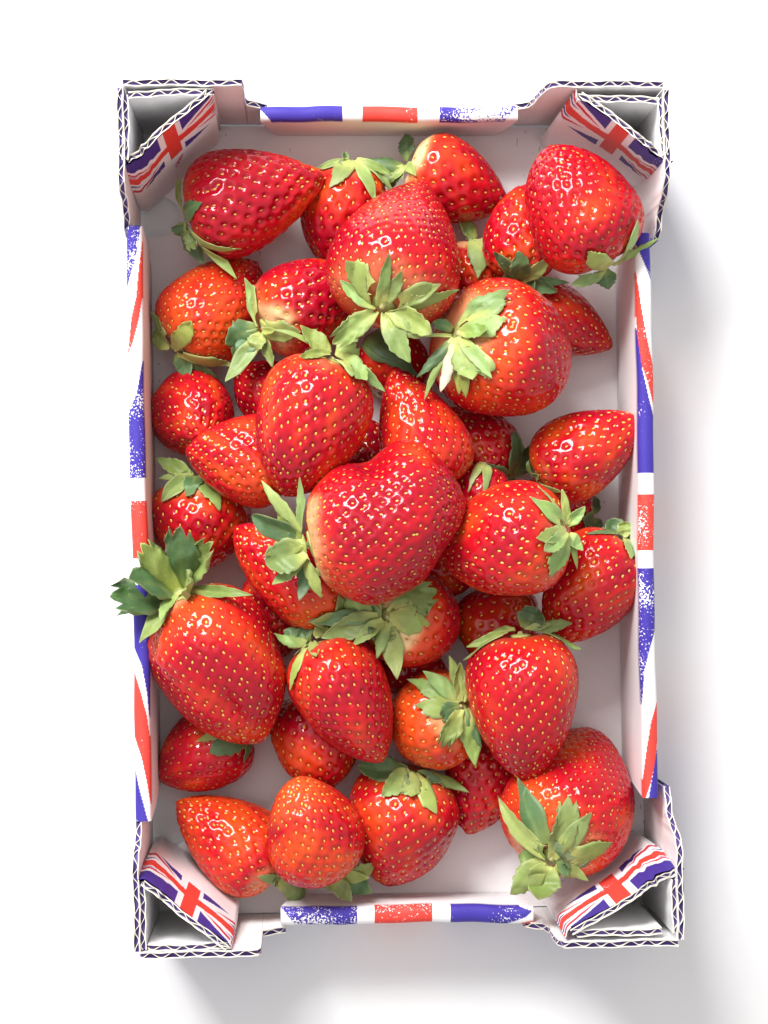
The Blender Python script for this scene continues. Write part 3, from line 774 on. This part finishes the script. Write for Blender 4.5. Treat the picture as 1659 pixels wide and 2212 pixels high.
def make_fruit(b):
    g_ = np.random.default_rng(b['i'] * 101)
    L, W, k = b['Lm'], b['Wm'], b['k']
    root = empty("strawberry", tuple(b['c']))
    Rm = Matrix(b['R'].tolist())
    root.rotation_euler = Rm.to_euler()
    root["label"] = b['lab']; root["category"] = "strawberry"; root["group"] = "strawberries heaped in the cardboard tray"
    hidden = b['i'] in (37, 38, 39, 40, 42, 14, 23, 25, 43)
    q_ = min(1.12, max(.8, W / .040))
    nr, na = (64, 110) if hidden else (int(112 * q_), int(224 * q_))
    phi = np.linspace(.035, math.pi - .035, nr)
    X = -np.cos(phi)
    TH = np.linspace(0, 2 * math.pi, na, endpoint=False)
    XX, TT = np.meshgrid(X, TH, indexing='ij')
    G = surf(b, XX, TT)
    # normals from differences
    du = np.gradient(G, axis=0)
    dv = (np.roll(G, -1, 1) - np.roll(G, 1, 1))
    Nn = np.cross(dv, du); Nn /= np.linalg.norm(Nn, axis=-1)[..., None] + 1e-12
    if np.sum(Nn * (G - [0, 0, 0]), -1).mean() < 0:
        Nn = -Nn
    # seeds: golden-angle spiral, even by area, closer together at the tip
    xs = np.linspace(-.93, .995, 600)
    rr = W / 2 * nprof(xs, k)
    dl = np.hypot(np.gradient(rr), np.gradient(xs) * L / 2)
    dens = 2 * math.pi * rr * dl / ((b['sp'] * .001) ** 2 * .92) * (1 + .55 * smooth(.2, 1, xs))
    cum = np.cumsum(dens); N_ = int(cum[-1])
    xi = np.interp(np.arange(N_) + .5, cum, xs)
    ti = (np.arange(N_) * 2.399963 + g_.uniform(0, 6)) % (2 * math.pi)
    ti = ti + g_.normal(0, .15, N_) * (b['sp'] * .001) / np.maximum(W / 2 * nprof(xi, k), .003)
    xi = np.clip(xi + g_.normal(0, .014, N_), -.95, .996)
    sp_ = surf(b, xi, ti)
    e = 1e-3
    sa = surf(b, np.clip(xi + e, -1, .9995), ti) - surf(b, xi - e, ti)
    sb = surf(b, xi, ti + e) - surf(b, xi, ti - e)
    sn = np.cross(sb, sa); sn /= np.linalg.norm(sn, axis=1)[:, None] + 1e-12
    sgn = np.sign(np.sum(sn * sp_ * [1, 1, .3], 1)); sn *= sgn[:, None]
    sa /= np.linalg.norm(sa, axis=1)[:, None] + 1e-12
    # pits
    sig = b['sp'] * .001 * .205
    dep = b['sp'] * .001 * (.180 + .045 * math.sin(b['i'] * 1.7))
    pit = np.zeros(XX.shape)
    so = np.argsort(sp_[:, 2]); zs = sp_[so, 2]
    for r_ in range(nr):
        z0, z1 = G[r_, :, 2].min() - 3.2 * sig, G[r_, :, 2].max() + 3.2 * sig
        i0, i1 = np.searchsorted(zs, z0), np.searchsorted(zs, z1)
        if i1 > i0:
            q = sp_[so[i0:i1]]
            d2 = ((G[r_][:, None, :] - q[None]) ** 2).sum(-1)
            pit[r_] = np.exp(-(d2 / (2 * sig * sig)) ** 1.25).sum(1)
    pit = np.clip(pit, 0, 1.1)
    fade = smooth(-.99, -.80, XX) * (1 - .5 * smooth(.93, 1, XX))
    G2 = G - Nn * (pit * dep * fade)[..., None]
    poleA = G2[0].mean(0) + [0, 0, 0]; poleB = G2[-1].mean(0) + np.array([0, 0, .0002])
    V = np.vstack([G2.reshape(-1, 3), poleA, poleB])
    F = grid_faces(nr, na, wrap=True).tolist()
    ia, ib = nr * na, nr * na + 1
    for j in range(na):
        j2 = (j + 1) % na
        F.append([ia, j2, j]); F.append([ib, (nr - 1) * na + j, (nr - 1) * na + j2])
    # colour: ripeness, paler shoulder, blotches
    d = np.stack([np.cos(TT) * np.sin(phi)[:, None], np.sin(TT) * np.sin(phi)[:, None], XX], -1)
    bl = lowfreq(d * 1.6, b['i'] * 31, .16) + lowfreq(d * 4, b['i'] * 37, .05)
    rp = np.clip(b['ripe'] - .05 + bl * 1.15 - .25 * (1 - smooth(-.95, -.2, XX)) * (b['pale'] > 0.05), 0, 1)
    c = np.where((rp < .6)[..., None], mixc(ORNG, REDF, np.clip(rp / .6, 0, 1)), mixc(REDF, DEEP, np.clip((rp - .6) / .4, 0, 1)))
    if b['i'] == 35:
        c = mixc(c, ORNG * [1, 1.5, 2.2], .75 * smooth(.45, .95, XX + bl * .4))
    edge = -.97 + .45 * b['pale'] + bl * .35
    sh = (1 - smooth(edge - .12, edge + .16, XX)) * min(1, b['pale'] * 2.2)
    c = mixc(c, mixc(ORNG * [1, 2.0, 2.0], CREAM, np.clip(sh * 1.1, 0, 1)), sh)
    c = mixc(c, c * [.80, .75, .75], np.clip(pit, 0, 1) * .55)
    col = np.concatenate([c, np.ones(c.shape[:2] + (1,))], -1).reshape(-1, 4)
    col = np.vstack([col, col[:na].mean(0), col[-na:].mean(0)])
    fruit = mesh("fruit", V, F, M_FRUIT, root, col=col)
    # seeds, joined: too small to pick apart one by one
    sl = np.minimum(.00155, b['sp'] * .00040) * g_.uniform(.8, 1.15, N_)
    if b['i'] not in (0,):
        fd = smooth(-.99, -.80, xi) * (1 - .5 * smooth(.93, 1, xi))
        pos = sp_ - sn * (dep * .88 * fd + .00012)[:, None]
        rot = g_.normal(0, .22, N_)
        ty = np.cross(sn, sa)
        ta = sa * np.cos(rot)[:, None] + ty * np.sin(rot)[:, None]
        tb = np.cross(sn, ta)
        VS = (pos[:, None, :] + tb[:, None, :] * (SEED_V[None, :, 0:1] * (sl * .68)[:, None, None])
              + ta[:, None, :] * (SEED_V[None, :, 1:2] * sl[:, None, None])
              + sn[:, None, :] * (SEED_V[None, :, 2:3] * (sl * .5)[:, None, None]))
        nv_ = len(SEED_V)
        FS = [[v + i * nv_ for v in f] for i in range(N_) for f in SEED_F3]
        yl = np.clip(b['yellow'] + g_.normal(0, .28, N_), 0, 1)
        cs = mixc((.42, .09, .015), (.80, .50, .08), yl)
        cs = np.repeat(np.c_[cs, np.ones(N_)], nv_, 0)
        mesh("seeds", VS.reshape(-1, 3), FS, M_SEED, fruit, col=cs, kind="stuff")
    return root

def sepal_mesh(name, parent, base, tip, width, nref, flags, g_, own, inv):
    ns, nu = 22, 9
    s = np.linspace(0, 1, ns)
    ln = np.linalg.norm(tip - base)
    bul = nref * ln * g_.uniform(.10, .20)
    sdw = np.cross(nref, unit(tip - base))
    ctrl = (base + tip) / 2 + bul + sdw * ln * g_.uniform(-.08, .08)
    sp = ((1 - s) ** 2)[:, None] * base + (2 * s * (1 - s))[:, None] * ctrl + (s ** 2)[:, None] * tip
    tg = np.gradient(sp, axis=0); tg /= np.linalg.norm(tg, axis=1)[:, None]
    sd = np.cross(nref[None], tg); sd /= np.linalg.norm(sd, axis=1)[:, None] + 1e-9
    tw = g_.uniform(-.35, .35) * s
    nn = np.cross(tg, sd)
    sd2 = sd * np.cos(tw)[:, None] + nn * np.sin(tw)[:, None]
    nn2 = np.cross(tg, sd2)
    if 'l' in flags:
        w = np.interp(s, [0, .2, .55, .8, 1], [.34, .55, 1, .98, .70])
    elif 'o' in flags:
        w = np.interp(s, [0, .15, .35, .6, .8, .92, 1], [.34, .6, .92, 1, .82, .48, .03])
    elif 't' in flags:
        w = np.interp(s, [0, .3, .7, 1], [.9, 1, .8, .1])
    else:
        w = np.interp(s, [0, .15, .35, .55, .75, .9, 1], [.42, .68, .95, 1, .72, .34, .02])
    for _ in range(2):
        w = np.r_[w[0], .25 * w[:-2] + .5 * w[1:-1] + .25 * w[2:], w[-1]]
    w = w * width / 2
    u = np.linspace(-1, 1, nu)
    curl = g_.choice([.35, -.3, .15, .5, 0])
    cup = g_.uniform(.10, .42) * (1 if g_.random() < .6 else -1)
    G = np.empty((ns, nu, 3))
    ed = np.sin(s * g_.uniform(9, 14) + g_.uniform(0, 6)) * .05
    ph = g_.uniform(0, 6, 2)
    tooth = 1 - .24 * (g_.random() < .75) * (np.abs(((s * 6 + g_.uniform(0, 1)) % 1) - .5) * 2) * smooth(.35, .6, s) * (1 - smooth(.93, 1, s))
    for j, uj in enumerate(u):
        wid = w * uj * (1 + ed * np.sign(uj))
        if abs(uj) > .9:
            wid = wid * tooth
        if 'l' in flags:
            teeth = {0: 0, .25: .05, .5: .17, .75: .04, 1.0: .20}[round(abs(uj), 2)]
            fr = s * (1 - teeth)
            c = np.stack([np.interp(fr, s, sp[:, q]) for q in range(3)], 1)
        else:
            c = sp
        hgt = cup * np.abs(uj) ** 1.6 * w + .10 * w * np.sin(s * 8 + uj * 2 + ph[0]) - .10 * w * np.exp(-(uj / .16) ** 2)
        hgt = hgt + .05 * w * np.cos(s * 21 + uj * 5 + ph[1])
        hgt = hgt + curl * width * smooth(.62, 1.05, s) ** 1.5
        G[:, j] = c + sd2 * wid[:, None] + nn2 * hgt[:, None]
    # keep clear of the fruit it grows on
    q = (G.reshape(-1, 3) - own['c']) @ own['R']
    x = q[:, 2] / (own['Lm'] / 2); r = np.hypot(q[:, 0], q[:, 1])
    inn = np.abs(x) < 1.0
    need = np.zeros(len(q)); need[inn] = own['Wm'] / 2 * nprof(x[inn], own['k']) * 1.035 + .0007
    push = np.where(inn & (r < need), need / np.maximum(r, 1e-5), 1)
    push = np.minimum(push, 6)
    q[:, 0] *= push; q[:, 1] *= push
    G = (q @ own['R'].T + own['c']).reshape(ns, nu, 3)
    dn = np.gradient(G, axis=0); de = np.gradient(G, axis=1)
    nm = np.cross(dn, de); nm /= np.linalg.norm(nm, axis=-1)[..., None] + 1e-9
    if np.sum(nm * nref, -1).mean() < 0:
        nm = -nm
    G2 = G - nm * .00018
    V = np.vstack([G.reshape(-1, 3), G2.reshape(-1, 3)])
    nG = ns * nu
    F = grid_faces(ns, nu).tolist() + grid_faces(ns, nu, flip=True, off=nG).tolist()
    for i in range(ns - 1):
        F.append([i * nu, (i + 1) * nu, nG + (i + 1) * nu, nG + i * nu])
        F.append([(i + 1) * nu + nu - 1, i * nu + nu - 1, nG + i * nu + nu - 1, nG + (i + 1) * nu + nu - 1])
    for j in range(nu - 1):
        F.append([(ns - 1) * nu + j, (ns - 1) * nu + j + 1, nG + (ns - 1) * nu + j + 1, nG + (ns - 1) * nu + j])
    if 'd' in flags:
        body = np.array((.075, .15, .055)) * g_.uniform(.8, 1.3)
    elif 'w' in flags:
        body = np.array((.46, .44, .33))
    else:
        body = np.array((.27, .37, .10)) * g_.uniform(.65, 1.15) * np.array([g_.uniform(.85, 1.15), 1, g_.uniform(.8, 1.2)])
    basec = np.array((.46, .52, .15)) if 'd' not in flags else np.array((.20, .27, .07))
    cc = mixc(basec, body, smooth(.02, .42, s))
    col = np.repeat(cc[:, None, :], nu, 1)
    rib = np.exp(-(u / .12) ** 2)[None, :, None] * (1 - s)[:, None, None] * .35
    col = col * (1 - rib) + np.array((.36, .42, .14)) * rib
    rim = (np.abs(u) > .9)[None, :, None] * .35
    col = col * (1 - rim) + np.array((.34, .34, .16)) * rim
    if g_.random() < .5:
        tipb = smooth(.85, 1, s)[:, None, None] * .5
        col = col * (1 - tipb) + np.array((.16, .10, .04)) * tipb
    under = mixc(col, np.array((.30, .36, .18)), np.full(col.shape[:2], .5))
    allc = np.vstack([col.reshape(-1, 3), under.reshape(-1, 3)])
    allc = np.c_[allc, np.ones(len(allc))]
    V = (np.c_[V, np.ones(len(V))] @ inv.T)[:, :3]
    return mesh(name, V, F, M_LEAF, parent, col=allc)

def make_calyx(b, root):
    if not b['sep']:
        return
    g_ = np.random.default_rng(b['i'] * 977)
    Rw = np.eye(4); Rw[:3, :3] = b['R']; Rw[:3, 3] = b['c']
    inv = np.linalg.inv(Rw)
    ax = b['R'][:, 2]
    L, W = b['Lm'], b['Wm']
    # core: a low disc with a short stalk stub, in the fruit's own coordinates
    rc = W * .095
    pr = [(0, .93), (.7, .93), (1.0, .95), (.95, .975), (.6, .985), (.30, .988), (.22, 1.01), (.17, 1.022), (0, 1.025)]
    na = 18
    V = []
    for rr_, zz_ in pr:
        for a in range(na):
            t = a / na * 2 * math.pi
            w = 1 + .10 * math.sin(5 * t + b['i']) * (rr_ > .5)
            V.append((rc * rr_ * w * math.cos(t), rc * rr_ * w * math.sin(t), -L / 2 * zz_ + .02 * L))
    F = grid_faces(len(pr), na, wrap=True, flip=True).tolist()
    hz = np.array([q[1] for q in pr])
    cc = np.repeat(mixc((.44, .50, .14), (.55, .50, .22), smooth(.97, 1.02, hz)), na, 0)
    core = mesh("calyx", V, F, M_LEAF, root, col=np.c_[cc, np.ones(len(cc))])
    cw = b['c'] - ax * (L / 2 * .955)
    up = np.array([0, 0, 1.0])
    nref = unit(up * 1.0 - ax * .45)
    b['cw'] = cw
    for n_, (cr, x, y, w, fl) in enumerate(b['sep']):
        px, py = CP(cr, x, y)
        kk = CSC.get(cr, .376)
        zt = cw[2] + b['lift'] + g_.uniform(-.001, .003)
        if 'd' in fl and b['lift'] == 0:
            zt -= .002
        q0 = foot_px(cw, 0, cw[2]), foot_px(cw, 1, cw[2])
        px += (px - q0[0]) * .05; py += (py - q0[1]) * .05
        tip = P(px, py, zt)
        # a tip that lies over its own fruit rests on the skin
        q = (tip - b['c']) @ b['R']
        for _ in range(60):
            q = (tip - b['c']) @ b['R']
            xx = q[2] / (L / 2)
            if abs(xx) >= 1 or math.hypot(q[0], q[1]) > W / 2 * float(nprof(np.array([xx]), b['k'])[0]) + .0012:
                break
            zt += .0008
            tip = P(px, py, zt)
        dirv = tip - cw
        d2 = dirv - ax * np.dot(dirv, ax)
        base = cw + unit(d2) * rc * .45 - ax * (.0008 + .0003 * (n_ % 3))
        wid = w * kk * (H - zt) / FPX * (1.36 if cr != 9 else 1.12)
        if 'w' in fl:
            pass
        sepal_mesh("sepal" if 'w' not in fl else "petal", core, base, tip, wid, nref, fl, g_, b, inv)

for b in B.values():
    r_ = make_fruit(b)
    make_calyx(b, r_)
bpy.context.view_layer.update()
